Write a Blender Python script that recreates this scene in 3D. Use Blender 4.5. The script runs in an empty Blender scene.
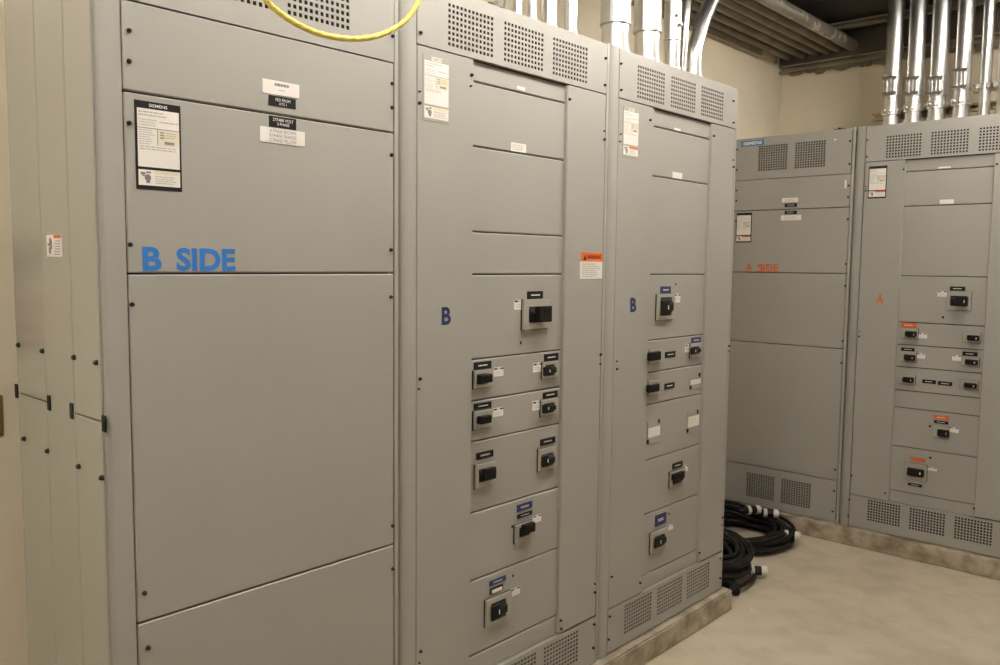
import bpy, bmesh, math, random
from mathutils import Vector, Matrix
random.seed(7)
PI = math.pi
col = bpy.context.scene.collection

# ------------------------------------------------------------------ survey camera (metres, photo frame 1000 x 665)
CAM = Vector((-0.7717, -1.7740, 1.5988))
YAW, PITCH, ROLL, FPX = math.radians(42.5538), math.radians(-4.7532), math.radians(0.5864), 831.36
FW = Vector((math.cos(PITCH)*math.cos(YAW), math.cos(PITCH)*math.sin(YAW), math.sin(PITCH)))
_r = Vector((math.sin(YAW), -math.cos(YAW), 0)); _u = _r.cross(FW)
RT = _r*math.cos(ROLL) + _u*math.sin(ROLL)
UP = _u*math.cos(ROLL) - _r*math.sin(ROLL)

def ray(px, py): return FW + RT*((px-500)/FPX) + UP*((332.5-py)/FPX)
def on(px, py, axis, v):
    d = ray(px, py); return CAM + d*((v-CAM[axis])/d[axis])

XA = 4.078          # front plane of the row along the far wall
XW, YW = 4.800, 0.750   # far wall, wall behind the near row
PAD = 0.0985
HT = PAD + 2.286
COLD = 0.014        # recess of the breaker column

class Face:
    """a row of switchboards: u runs along the front left to right, d goes into the cabinet"""
    def __init__(s, kind): s.k = kind
    def uz(s, px, py, d=0.0):
        if s.k == 'B':
            p = on(px, py, 1, d); return p.x, p.z
        p = on(px, py, 0, XA+d); return -p.y, p.z
    def rect(s, l, t, r, b, d=0.0):
        tl, tr, bl, br = s.uz(l,t,d), s.uz(r,t,d), s.uz(l,b,d), s.uz(r,b,d)
        return (tl[0]+bl[0])/2, (tr[0]+br[0])/2, max(bl[1], br[1]), min(tl[1], tr[1])
    def quad(s, tl, tr, br, bl, d=0.0):
        a, b, c, e = s.uz(*tl,d), s.uz(*tr,d), s.uz(*br,d), s.uz(*bl,d)
        return (a[0]+e[0])/2, (b[0]+c[0])/2, (e[1]+c[1])/2, (a[1]+b[1])/2
    def line(s, l, r, d=0.0): return (s.uz(*l,d)[1] + s.uz(*r,d)[1])/2
FB, FA = Face('B'), Face('A')

# ------------------------------------------------------------------ materials
def mat(name, rgb, rough=0.5, metal=0.0, bump=0.0, bscale=300.0, var=0.0, vscale=6.0, ior=1.5, vary_rough=0.0):
    m = bpy.data.materials.new(name); m.use_nodes = True
    nt = m.node_tree; b = nt.nodes['Principled BSDF']
    b.inputs['Base Color'].default_value = (*rgb, 1); b.inputs['Roughness'].default_value = rough
    b.inputs['Metallic'].default_value = metal; b.inputs['IOR'].default_value = ior
    if bump or var or vary_rough:
        tc = nt.nodes.new('ShaderNodeTexCoord')
    if bump:
        n = nt.nodes.new('ShaderNodeTexNoise'); n.inputs['Scale'].default_value = bscale; n.inputs['Detail'].default_value = 3
        nt.links.new(tc.outputs['Object'], n.inputs['Vector'])
        bp = nt.nodes.new('ShaderNodeBump'); bp.inputs['Strength'].default_value = bump; bp.inputs['Distance'].default_value = 0.002
        nt.links.new(n.outputs['Fac'], bp.inputs['Height']); nt.links.new(bp.outputs['Normal'], b.inputs['Normal'])
    if var or vary_rough:
        n2 = nt.nodes.new('ShaderNodeTexNoise'); n2.inputs['Scale'].default_value = vscale; n2.inputs['Detail'].default_value = 5
        nt.links.new(tc.outputs['Object'], n2.inputs['Vector'])
        if var:
            cr = nt.nodes.new('ShaderNodeValToRGB')
            cr.color_ramp.elements[0].position = 0.3; cr.color_ramp.elements[1].position = 0.7
            cr.color_ramp.elements[0].color = (*[c*(1-var) for c in rgb], 1)
            cr.color_ramp.elements[1].color = (*[min(1, c*(1+var)) for c in rgb], 1)
            nt.links.new(n2.outputs['Fac'], cr.inputs['Fac']); nt.links.new(cr.outputs['Color'], b.inputs['Base Color'])
        if vary_rough:
            mr = nt.nodes.new('ShaderNodeMapRange')
            mr.inputs['To Min'].default_value = max(0.02, rough-vary_rough); mr.inputs['To Max'].default_value = rough+vary_rough
            nt.links.new(n2.outputs['Fac'], mr.inputs['Value']); nt.links.new(mr.outputs['Result'], b.inputs['Roughness'])
    return m

GREY = (0.318, 0.310, 0.288)
M = {}
M['grey'] = mat('grey_enamel', GREY, 0.42, bump=0.05, bscale=900, var=0.025, vscale=2.5)
M['grey_gloss'] = mat('grey_enamel_side', (0.355, 0.350, 0.315), 0.17, bump=0.02, bscale=60, var=0.02, vscale=2)
M['gap_shade'] = mat('gap_shade_black', (0.008, 0.008, 0.008), 0.9)  # near-black for sheets that paint the shade in panel gaps
M['filter'] = mat('vent_filter_mesh', (0.085, 0.075, 0.058), 0.9, var=0.4, vscale=60)
M['vent_shade'] = mat('vent_hole_shade', (0.012, 0.012, 0.013), 0.9)  # near-black sheet colour, paints the shade inside the vent holes
M['black'] = mat('black_phenolic', (0.005, 0.005, 0.005), 0.55, ior=1.35)
M['handle'] = mat('black_moulded_handle', (0.004, 0.004, 0.004), 0.6, bump=0.1, bscale=500, ior=1.35)
M['bezel'] = mat('breaker_bezel_grey', (0.345, 0.33, 0.285), 0.4)
M['screw'] = mat('dark_screw', (0.03, 0.03, 0.03), 0.4, metal=0.8)
M['white'] = mat('white_label', (0.78, 0.75, 0.72), 0.45)
M['cream_label'] = mat('cream_label', (0.72, 0.66, 0.50), 0.5)
M['print'] = mat('grey_print', (0.20, 0.20, 0.21), 0.6)
M['print_light'] = mat('light_grey_print', (0.46, 0.44, 0.42), 0.6)
M['blue'] = mat('bright_blue_vinyl', (0.022, 0.165, 0.52), 0.4)
M['navy'] = mat('navy_vinyl', (0.012, 0.024, 0.110), 0.4)
M['cyanblue'] = mat('badge_blue', (0.035, 0.19, 0.40), 0.4)
M['orange'] = mat('orange_vinyl', (0.62, 0.115, 0.018), 0.45)
M['red'] = mat('red_plastic', (0.42, 0.035, 0.03), 0.35)
M['amber'] = mat('amber_lens', (0.75, 0.42, 0.06), 0.25)
M['yellow'] = mat('yellow_cable_jacket', (0.80, 0.68, 0.16), 0.45)
M['rubber'] = mat('black_cable_rubber', (0.005, 0.0045, 0.004), 0.55, bump=0.2, bscale=200, ior=1.35)
M['plug_white'] = mat('white_connector', (0.62, 0.60, 0.54), 0.4)
M['galv'] = mat('galvanised_steel', (0.66, 0.66, 0.65), 0.31, metal=1.0, var=0.05, vscale=14)
M['galv_dull'] = mat('dull_galvanised_pipe', (0.25, 0.22, 0.18), 0.5, metal=0.6, var=0.25, vscale=8)
M['strut'] = mat('strut_steel', (0.42, 0.38, 0.30), 0.4, metal=0.9, var=0.15, vscale=15)
M['gold'] = mat('zinc_dichromate', (0.50, 0.41, 0.24), 0.35, metal=1.0)
M['ledger'] = mat('dusty_steel', (0.30, 0.265, 0.20), 0.6, metal=0.2, var=0.2, vscale=6)
M['wall'] = mat('cream_painted_wall', (0.82, 0.735, 0.57), 0.75, bump=0.25, bscale=120, var=0.05, vscale=3)
M['deck'] = mat('dark_ceiling_deck', (0.050, 0.043, 0.036), 0.85, var=0.25, vscale=2)  # dark deck; lack of uplight also put into the colour
M['brass'] = mat('brushed_brass', (0.55, 0.42, 0.18), 0.35, metal=1.0)
M['plate'] = mat('beige_wall_plate', (0.47, 0.40, 0.20), 0.35)
M['dark_band'] = mat('dark_wall_band', (0.085, 0.072, 0.057), 0.7, var=0.2, vscale=4)
M['sealant'] = mat('grey_fire_sealant', (0.20, 0.17, 0.125), 0.9, bump=0.6, bscale=60)
M['fixture'] = mat('white_fixture_enamel', (0.8, 0.8, 0.78), 0.4)

def concrete(name, a, b, dark, s1=1.3, flecks=False):
    m = bpy.data.materials.new(name); m.use_nodes = True
    nt = m.node_tree; bs = nt.nodes['Principled BSDF']; L = nt.links
    tc = nt.nodes.new('ShaderNodeTexCoord')
    def noise(sc, det=6, dist=0.0):
        n = nt.nodes.new('ShaderNodeTexNoise'); n.inputs['Scale'].default_value = sc; n.inputs['Detail'].default_value = det
        n.inputs['Distortion'].default_value = dist
        L.new(tc.outputs['Object'], n.inputs['Vector']); return n
    n1, n2, n3, n4 = noise(s1, 6, .6), noise(s1*6, 8), noise(260, 2), noise(s1*2.3, 5, 1.0)
    r1 = nt.nodes.new('ShaderNodeValToRGB'); r1.color_ramp.elements[0].position = .36; r1.color_ramp.elements[1].position = .64
    r1.color_ramp.elements[0].color = (*a,1); r1.color_ramp.elements[1].color = (*b,1)
    L.new(n1.outputs['Fac'], r1.inputs['Fac'])
    r2 = nt.nodes.new('ShaderNodeValToRGB'); r2.color_ramp.elements[0].position = .34; r2.color_ramp.elements[1].position = .56
    r2.color_ramp.elements[0].color = (*dark,1); r2.color_ramp.elements[1].color = (1,1,1,1)
    L.new(n2.outputs['Fac'], r2.inputs['Fac'])
    r3 = nt.nodes.new('ShaderNodeValToRGB'); r3.color_ramp.elements[0].position = .30; r3.color_ramp.elements[1].position = .5
    r3.color_ramp.elements[0].color = (*[min(1, d+.12) for d in dark],1); r3.color_ramp.elements[1].color = (1,1,1,1)
    L.new(n4.outputs['Fac'], r3.inputs['Fac'])
    m1 = nt.nodes.new('ShaderNodeMixRGB'); m1.blend_type = 'MULTIPLY'; m1.inputs['Fac'].default_value = 1
    L.new(r1.outputs['Color'], m1.inputs[1]); L.new(r2.outputs['Color'], m1.inputs[2])
    m2 = nt.nodes.new('ShaderNodeMixRGB'); m2.blend_type = 'MULTIPLY'; m2.inputs['Fac'].default_value = 1
    L.new(m1.outputs['Color'], m2.inputs[1]); L.new(r3.outputs['Color'], m2.inputs[2])
    out = m2
    if flecks:      # paint drips and worn specks
        n5 = noise(24, 2, .4); g = nt.nodes.new('ShaderNodeMath'); g.operation = 'GREATER_THAN'; g.inputs[1].default_value = .775
        L.new(n5.outputs['Fac'], g.inputs[0]); m3 = nt.nodes.new('ShaderNodeMixRGB'); m3.inputs[2].default_value = (.74,.68,.56,1)
        L.new(g.outputs[0], m3.inputs['Fac']); L.new(m2.outputs['Color'], m3.inputs[1]); out = m3
    L.new(out.outputs['Color'], bs.inputs['Base Color'])
    bs.inputs['Roughness'].default_value = .62
    bp = nt.nodes.new('ShaderNodeBump'); bp.inputs['Strength'].default_value = .25; bp.inputs['Distance'].default_value = .002
    L.new(n3.outputs['Fac'], bp.inputs['Height']); L.new(bp.outputs['Normal'], bs.inputs['Normal'])
    return m
M['floor'] = concrete('polished_concrete_floor', (.44,.375,.28), (.52,.45,.34), (.86,.86,.87), flecks=True)
M['curb'] = concrete('stained_concrete_pad', (.33,.285,.215), (.45,.39,.30), (.55,.52,.48), 2.2)

def scuffed():
    m = mat('scuffed_pipe', (0.40, 0.37, 0.32), 0.42, metal=0.6, var=0.2, vscale=8); nt = m.node_tree; L = nt.links
    b = nt.nodes['Principled BSDF']; src = b.inputs['Base Color'].links[0].from_socket
    tc = nt.nodes.new('ShaderNodeTexCoord'); n = nt.nodes.new('ShaderNodeTexNoise'); n.inputs['Scale'].default_value = 16; n.inputs['Detail'].default_value = 4
    L.new(tc.outputs['Object'], n.inputs['Vector'])
    sx_ = nt.nodes.new('ShaderNodeSeparateXYZ'); L.new(tc.outputs['Object'], sx_.inputs[0])
    r = nt.nodes.new('ShaderNodeMapRange'); r.inputs['From Min'].default_value = 3.4; r.inputs['From Max'].default_value = 4.2; L.new(sx_.outputs['X'], r.inputs['Value'])
    a = nt.nodes.new('ShaderNodeMath'); a.operation = 'MULTIPLY_ADD'; a.inputs[1].default_value = .16; L.new(r.outputs['Result'], a.inputs[0]); L.new(n.outputs['Fac'], a.inputs[2])
    g = nt.nodes.new('ShaderNodeMath'); g.operation = 'GREATER_THAN'; g.inputs[1].default_value = .74; L.new(a.outputs[0], g.inputs[0])
    mx = nt.nodes.new('ShaderNodeMixRGB'); mx.inputs[2].default_value = (.72,.68,.62,1); L.new(g.outputs[0], mx.inputs['Fac']); L.new(src, mx.inputs[1]); L.new(mx.outputs['Color'], b.inputs['Base Color'])
    return m
M['galv_scuff'] = scuffed()

# ------------------------------------------------------------------ mesh helpers
def finish(bm, name, m, parent=None, smooth=False, loc=None):
    me = bpy.data.meshes.new(name); bm.to_mesh(me); bm.free()
    for mm in (m if isinstance(m, (list, tuple)) else [m]): me.materials.append(mm)
    if smooth:
        for p in me.polygons: p.use_smooth = True
        me.set_sharp_from_angle(angle=math.radians(38))
    o = bpy.data.objects.new(name, me); col.objects.link(o)
    if parent: o.parent = parent
    if loc is not None: o.location = loc
    return o

def add_box(bm, x0, x1, y0, y1, z0, z1, bev=0.0, mi=0):
    r = bmesh.ops.create_cube(bm, size=1.0)
    vs = r['verts']
    for v in vs:
        v.co = Vector((x0+(v.co.x+.5)*(x1-x0), y0+(v.co.y+.5)*(y1-y0), z0+(v.co.z+.5)*(z1-z0)))
    if bev > 0:
        es = list({e for v in vs for e in v.link_edges})
        g = bmesh.ops.bevel(bm, geom=es, offset=bev, segments=1, affect='EDGES', profile=.5)
        fs = g['faces']
    if mi:
        for f in {f for v in vs if v.is_valid for f in v.link_faces}: f.material_index = mi
    return vs

def box(name, x0, x1, y0, y1, z0, z1, m, parent=None, bev=0.0):
    bm = bmesh.new(); add_box(bm, x0, x1, y0, y1, z0, z1, bev); return finish(bm, name, m, parent)

def add_prism(bm, pts, axis, a, b):
    """extrude a closed 2D outline along axis 0/1/2 from a to b"""
    def mk(p, t):
        q = [0,0,0]; o = [i for i in range(3) if i != axis]
        q[o[0]], q[o[1]], q[axis] = p[0], p[1], t; return bm.verts.new(q)
    A = [mk(p, a) for p in pts]; B = [mk(p, b) for p in pts]; n = len(pts)
    bm.faces.new(A); bm.faces.new(B[::-1])
    for i in range(n): bm.faces.new((A[i], B[i], B[(i+1)%n], A[(i+1)%n]))

def add_lathe(bm, prof, origin, axis=Vector((0,0,1)), seg=24, caps=True):
    """revolve (radius, height) pairs about an axis"""
    axis = axis.normalized(); q = axis.to_track_quat('Z', 'Y').to_matrix(); o = Vector(origin)
    rings = []
    for r, h in prof:
        rings.append([bm.verts.new(o + q @ Vector((r*math.cos(2*PI*i/seg), r*math.sin(2*PI*i/seg), h))) for i in range(seg)])
    for a, b in zip(rings, rings[1:]):
        for i in range(seg): bm.faces.new((a[i], a[(i+1)%seg], b[(i+1)%seg], b[i]))
    if caps:
        bm.faces.new(rings[0][::-1]); bm.faces.new(rings[-1])

def add_tube(bm, pts, r, seg=12, closed=False, twist=0.0, lobes=0.0):
    pts = [Vector(p) for p in pts]; n = len(pts); rings = []
    up = None
    for i, p in enumerate(pts):
        if closed: t = pts[(i+1)%n]-pts[i-1]
        else: t = pts[min(i+1,n-1)]-pts[max(i-1,0)]
        t.normalize()
        if up is None:
            up = t.orthogonal().normalized()
        up = (up - t*up.dot(t)).normalized(); s = t.cross(up)
        ring = []
        for k in range(seg):
            a = 2*PI*k/seg
            rr = r(i/(n-1)) if callable(r) else r
            if lobes: rr *= 1 + lobes*math.sin(3*a + twist*i)
            ring.append(bm.verts.new(p + (up*math.cos(a) + s*math.sin(a))*rr))
        rings.append(ring)
    pairs = list(zip(rings, rings[1:])) + ([(rings[-1], rings[0])] if closed else [])
    for a, b in pairs:
        for k in range(seg): bm.faces.new((a[k], a[(k+1)%seg], b[(k+1)%seg], b[k]))
    if not closed:
        bm.faces.new(rings[0][::-1]); bm.faces.new(rings[-1])

def spline(ctrl, per=10):
    c = [Vector(p) for p in ctrl]; out = []
    c = [c[0]*2-c[1]] + c + [c[-1]*2-c[-2]]
    for i in range(1, len(c)-2):
        for j in range(per):
            t = j/per; a, b, d, e = c[i-1], c[i], c[i+1], c[i+2]
            out.append(.5*((2*b)+(d-a)*t+(2*a-5*b+4*d-e)*t*t+(3*b-a-3*d+e)*t**3))
    out.append(c[-2]); return out

def thing(name, label, cat, loc=(0,0,0), rz=0.0, group=None):
    o = bpy.data.objects.new(name, None); col.objects.link(o); o.location = loc; o.rotation_euler = (0,0,rz)
    o.empty_display_size = .1
    o['label'] = label; o['category'] = cat
    if group: o['group'] = group
    return o
def tag(o, label, cat, group=None):
    o['label'] = label; o['category'] = cat
    if group: o['group'] = group
    return o
def struct(o): o['kind'] = 'structure'; return o

def text_mesh(bm, s, u0, u1, z0, z1, d, mi=0, bold=0.0):
    """letters filling a rectangle, standing a hair proud of plane y=d, facing -y"""
    cu = bpy.data.curves.new('letters', 'FONT'); cu.body = s; cu.extrude = 0; cu.offset = bold; cu.resolution_u = 4
    cu.align_x = 'CENTER'; cu.space_line = .95
    ob = bpy.data.objects.new('letters', cu); col.objects.link(ob)
    dg = bpy.context.evaluated_depsgraph_get(); dg.update()
    me = bpy.data.meshes.new_from_object(ob.evaluated_get(dg))
    xs = [v.co.x for v in me.vertices]; ys = [v.co.y for v in me.vertices]
    a, b, c, e = min(xs), max(xs), min(ys), max(ys)
    base = len(bm.verts)
    vs = [bm.verts.new((u0+(v.co.x-a)/(b-a)*(u1-u0), d, z0+(v.co.y-c)/(e-c)*(z1-z0))) for v in me.vertices]
    for p in me.polygons:
        try:
            f = bm.faces.new([vs[i] for i in p.vertices]); f.material_index = mi
        except ValueError: pass
    bpy.data.objects.remove(ob); bpy.data.curves.remove(cu); bpy.data.meshes.remove(me)

def bars(bm, u0, u1, z0, z1, n, d, mi=0, fill=.5, ragged=.3, words=True):
    """fine print too small to read: broken rules of word-length dashes"""
    h = (z1-z0)/n
    for i in range(n):
        zt = z1 - i*h - h*(1-fill)/2; zb = zt - h*fill
        end = u1 - random.random()*ragged*(u1-u0); u = u0
        while u < end-1e-4:
            w = (u1-u0)*random.uniform(.10,.24) if words else (end-u)
            e = min(u+w, end)
            f = bm.faces.new([bm.verts.new(q) for q in ((u,d,zb),(e,d,zb),(e,d,zt),(u,d,zt))]); f.material_index = mi
            u = e + (u1-u0)*.025

def quadf(bm, u0, u1, z0, z1, d, mi=0):
    f = bm.faces.new([bm.verts.new(q) for q in ((u0,d,z0),(u1,d,z0),(u1,d,z1),(u0,d,z1))]); f.material_index = mi

def vent_sheet(bm, u0, u1, z0, z1, d, vents, th=.002):
    """sheet with grids of square punched holes; vents = (ua,ub,za,zb,nc,nr,fill)"""
    us, zs = {u0,u1}, {z0,z1}; holes = []
    for ua,ub,za,zb,nc,nr,fill in vents:
        cw = (ub-ua)/(nc-1+fill); ch = (zb-za)/(nr-1+fill)
        for i in range(nc):
            a = ua+i*cw
            for j in range(nr):
                b = za+j*ch; holes.append((a, a+cw*fill, b, b+ch*fill))
        us |= {ua+i*cw for i in range(nc)} | {ua+i*cw+cw*fill for i in range(nc)}
        zs |= {za+j*ch for j in range(nr)} | {za+j*ch+ch*fill for j in range(nr)}
    us, zs = sorted(us), sorted(zs)
    def dedupe(v):
        o = [v[0]]
        for x in v[1:]:
            if x-o[-1] > 1e-5: o.append(x)
        return o
    us, zs = dedupe(us), dedupe(zs)
    ih = {}
    import bisect
    solid = [[True]*(len(zs)-1) for _ in range(len(us)-1)]
    for a,b,c,e in holes:
        i = min(range(len(us)), key=lambda k: abs(us[k]-a)); i2 = min(range(len(us)), key=lambda k: abs(us[k]-b))
        j = min(range(len(zs)), key=lambda k: abs(zs[k]-c)); j2 = min(range(len(zs)), key=lambda k: abs(zs[k]-e))
        for p in range(i, i2):
            for q in range(j, j2): solid[p][q] = False
    V = {}
    def v(i, j, s):
        k = (i,j,s)
        if k not in V: V[k] = bm.verts.new((us[i], d+s*th, zs[j]))
        return V[k]
    nu, nz = len(us)-1, len(zs)-1
    for i in range(nu):
        for j in range(nz):
            if not solid[i][j]: continue
            bm.faces.new((v(i,j,0), v(i+1,j,0), v(i+1,j+1,0), v(i,j+1,0)))
            bm.faces.new((v(i,j,1), v(i,j+1,1), v(i+1,j+1,1), v(i+1,j,1)))
            for (di,dj,a,b) in ((-1,0,(i,j),(i,j+1)),(1,0,(i+1,j+1),(i+1,j)),(0,-1,(i+1,j),(i,j)),(0,1,(i,j+1),(i+1,j+1))):
                p, q = i+di, j+dj
                if not (0 <= p < nu and 0 <= q < nz) or not solid[p][q]:
                    bm.faces.new((v(*a,0), v(*b,0), v(*b,1), v(*a,1)))

# ------------------------------------------------------------------ switchboard section kit (local u, d, z with the Empty at pad level)
class Section:
    def __init__(s, face, L, R, dep, label, group='grey switchboard sections', post_r=.030, edge=None):
        s.f, s.L, s.R = face, L, R
        s.z0 = PAD
        if face.k == 'B': loc, rz = (L, 0, s.z0), 0.0
        else: loc, rz = (XA, -L, s.z0), -PI/2
        s.root = thing('switchboard_section', label, 'switchboard', loc, rz, group)
        s.du, s.dz = -L, -s.z0
        s.dep = dep
        # enclosure body behind the covers
        bm = bmesh.new(); s._b(bm, L-.0565 if edge is None else edge+.004, R+.0175, .034, dep, s.z0, HT)
        finish(bm, 'enclosure', M['grey'], s.root)
        s.sheet('gap_shade_sheet', L-.002, R+.002, .030, .0335, s.z0+.01, HT-.01, M['gap_shade'])  # black sheet stands in for shade in the gaps between covers
        # corner posts
        a, b = (L-.0575 if edge is None else edge), L-.0035
        r = post_r
        pts = [(a,.034)] + [(a+r-r*math.cos(t*PI/2/8), r*.72-r*.72*math.sin(t*PI/2/8)) for t in range(9)] + [(b,0),(b,.034)]
        bm = bmesh.new(); add_prism(bm, [(p[0]+s.du, p[1]) for p in pts], 2, 0, HT-s.z0)
        bmesh.ops.recalc_face_normals(bm, faces=bm.faces[:]); finish(bm, 'corner_post', M['grey'], s.root)
        a, b = R+.0035, R+.0178
        bm = bmesh.new(); s._b(bm, a, b, .001, .034, s.z0, HT, .0015); finish(bm, 'corner_post', M['grey'], s.root)
    def _b(s, bm, u0, u1, d0, d1, z0, z1, bev=0.0, mi=0): return add_box(bm, u0+s.du, u1+s.du, d0, d1, z0+s.dz, z1+s.dz, bev, mi)
    def sheet(s, name, u0, u1, d0, d1, z0, z1, m, bev=0.0, parent=None):
        bm = bmesh.new(); s._b(bm, u0, u1, d0, d1, z0, z1, bev); return finish(bm, name, m, parent or s.root)
    def panel(s, u0, u1, z0, z1, d=0.0, name='cover_panel', th=.014):
        return s.sheet(name, u0, u1, d, d+th, z0+.0018, z1-.0018, M['grey'], .0030)
    def vent(s, u0, u1, z0, z1, vents, backing='vent_shade', d=0.0):
        bm = bmesh.new()
        vent_sheet(bm, u0+s.du, u1+s.du, z0+s.dz+.0016, z1+s.dz-.0016, d, [(a+s.du,b+s.du,c+s.dz,e+s.dz,nc,nr,fl) for a,b,c,e,nc,nr,fl in vents])
        # folded lips
        s._b(bm, u0, u1, d+.002, d+.020, z1-.0036, z1-.0016); s._b(bm, u0, u1, d+.002, d+.016, z0+.0016, z0+.0036)
        o = finish(bm, 'vent_panel', M['grey'], s.root)
        for a,b,c,e,nc,nr,fl in vents:
            s.sheet('vent_backing', a-.008, b+.008, d+.010, d+.014, c-.008, e+.008, M[backing], 0, o)  # sheet behind each grid; the dark kind stands in for shaded interior
        return o
    def screw(s, px, py, d=0.0, r=.0062):
        r *= .76
        u, z = s.f.uz(px, py, d-.003)
        bm = bmesh.new()
        add_lathe(bm, [(r*1.1,-.001),(r*1.1,.002),(r*.95,.0028),(r*.9,.006),(r*.55,.008)], (u+s.du, d, z+s.dz), Vector((0,-1,0)), 12)
        return finish(bm, 'screw', M['screw'], s.root, True)
    def hole(s, px, py, d=COLD, w=.0055, h=.008):
        u, z = s.f.uz(px, py, d)
        return s.sheet('latch_button', u-w/2, u+w/2, d-.002, d+.002, z-h/2, z+h/2, M['black'])
    def plate(s, name, r, d, m, th=.0022, parent=None):
        return s.sheet(name, r[0], r[1], d-th, d+.0005, r[2], r[3], m, .0005, parent)
    def words(s, txt, r, d, m, name='lettering', bold=0.0, parent=None, th=.0008):
        bm = bmesh.new(); text_mesh(bm, txt, r[0]+s.du, r[1]+s.du, r[2]+s.dz, r[3]+s.dz, d-th, 0, bold)
        return finish(bm, name, m, parent or s.root)
    def black_tag(s, px, d=COLD, lines=1, m='black', ink='white', txt=None, name='name_tag', inset=None):
        r = s.f.rect(*px, d); o = s.plate(name, r, d, M[m], .0025)
        w, h = r[1]-r[0], r[3]-r[2]; dd = d-.0029
        bm = bmesh.new()
        if txt: text_mesh(bm, txt, r[0]+s.du+w*.14, r[1]+s.du-w*.14, r[2]+s.dz+h*.22, r[3]+s.dz-h*.18, dd, 0)
        elif lines: bars(bm, r[0]+s.du+w*.22, r[1]+s.du-w*.20, r[2]+s.dz+h*.36, r[3]+s.dz-h*.34, lines, dd, 0, .55, .12)
        if len(bm.verts): finish(bm, 'tag_print', M[ink], o)
        else: bm.free()
        return o
    def small_tag(s, px, d=COLD, stripe='navy'):
        r = s.f.rect(*px, d); o = s.plate('rating_sticker', r, d, M['white'], .0012)
        w, h = r[1]-r[0], r[3]-r[2]; dd = d-.0016; bm = bmesh.new(); u, z = s.du, s.dz
        quadf(bm, r[0]+u+w*.04, r[0]+u+w*.36, r[3]+z-h*.24, r[3]+z-h*.05, dd, 1)
        quadf(bm, r[1]+u-w*.32, r[1]+u-w*.02, r[3]+z-h*.24, r[3]+z-h*.05, dd, 1)
        quadf(bm, r[0]+u+w*.36, r[1]+u-w*.32, r[3]+z-h*.20, r[3]+z-h*.10, dd, 2)
        bars(bm, r[0]+u+w*.15, r[1]+u-w*.1, r[2]+z+h*.18, r[3]+z-h*.40, 2, dd, 2, .3, .4)
        finish(bm, 'sticker_print', [M['white'], M[stripe], M['print_light']], o)
        return o
    def breaker(s, bez, win, han, out=.045, d=COLD, mark=True, slope='up'):
        """bezel, black well and protruding handle"""
        bt = .012
        r = s.f.rect(*bez, d-bt*.6); w = s.f.rect(*win, d-bt)
        fr = min(.012, (r[1]-r[0])*.16)
        w = (max(w[0], r[0]+fr*.6), min(w[1], r[1]-fr*.6), max(w[2], r[2]+fr*.6), min(w[3], r[3]-fr*.6))
        bm = bmesh.new(); u, z = s.du, s.dz
        for q in ((r[0],r[1],w[3],r[3]),(r[0],r[1],r[2],w[2]),(r[0],w[0],w[2],w[3]),(w[1],r[1],w[2],w[3])):
            s._b(bm, q[0], q[1], d-bt, d+.001, q[2], q[3])
        # chamfered rim standing on the frame + corner fixings
        for q in ((r[0],r[1],r[3]-.004,r[3]+.001),(r[0],r[1],r[2]-.001,r[2]+.004),(r[0]-.001,r[0]+.004,r[2],r[3]),(r[1]-.004,r[1]+.001,r[2],r[3])):
            s._b(bm, q[0], q[1], d-bt*.55, d+.001, q[2]-.0008, q[3]+.0008)
        s._b(bm, r[0]-.0028, r[1]+.0028, d-.0040, d+.001, r[2]-.0034, r[3]+.0022, 0, 1)  # black plate behind the bezel paints its shadow gap as an outline
        for f in list(bm.faces)[-6:]: f.material_index = 1
        o = finish(bm, 'breaker_bezel', [M['bezel'], M['black']], s.root)
        bm = bmesh.new()
        k = .006
        s._b(bm, w[0]-.001, w[1]+.001, d-.004, d, w[2]-.001, w[3]+.001)
        # sloping shroud inside the well
        add_prism(bm, [(d-.004, w[3]+z), (d-bt-.010, w[3]+z-.35*(w[3]-w[2])), (d-bt-.010, w[2]+z+.3*(w[3]-w[2])), (d-.004, w[2]+z)], 0, w[0]+u+k*.5, w[1]+u-k*.5)
        finish(bm, 'breaker_well', M['black'], o)
        h = s.f.rect(*han, d-out)
        mark = mark and not (s.f.k == 'B' and han[2]-han[0] > 9.9)
        cu, cz = (h[0]+h[1])/2, (h[2]+h[3])/2; hw, hh = (h[1]-h[0])/2, (h[3]-h[2])/2
        bm = bmesh.new()
        vs = s._b(bm, h[0], h[1], d-out, d-min(.016,out-.008), h[2], h[3], .003)
        for v in bm.verts:      # slight draft towards the tip, grip waist
            t = (v.co.y-(d-out))/(out-.012)
            v.co.x = cu+u + (v.co.x-cu-u)*(1-.10*t*(1-t)*4*.5); v.co.z = cz+z + (v.co.z-cz-z)*(1-.12*t)
        ho = finish(bm, 'breaker_handle', M['handle'], o)
        bm = bmesh.new()
        for i in range(4):
            zz = h[2] + (i+.8)*(h[3]-h[2])/5
            s._b(bm, h[0]+hw*.25, h[1]-hw*.25, d-out-.0012, d-out+.001, zz-.0012, zz+.0012)
        if mark:
            s._b(bm, cu+hw*.45, cu+hw*.60, d-out-.002, d-out+.001, cz-hh*.35, cz+hh*.25, 0, 1)
            for f in bm.faces: pass
        vs_idx = len(bm.faces)
        if mark:
            for f in list(bm.faces)[-6:]: f.material_index = 1
        # printed on the handle, so merged into the handle mesh
        me = ho.data; me.materials.append(M['white'])
        b2 = bmesh.new(); b2.from_mesh(me)
        tmp = bpy.data.meshes.new('t'); bm.to_mesh(tmp); bm.free(); b2.from_mesh(tmp); b2.to_mesh(me); b2.free(); bpy.data.meshes.remove(tmp)
        return o
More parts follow.
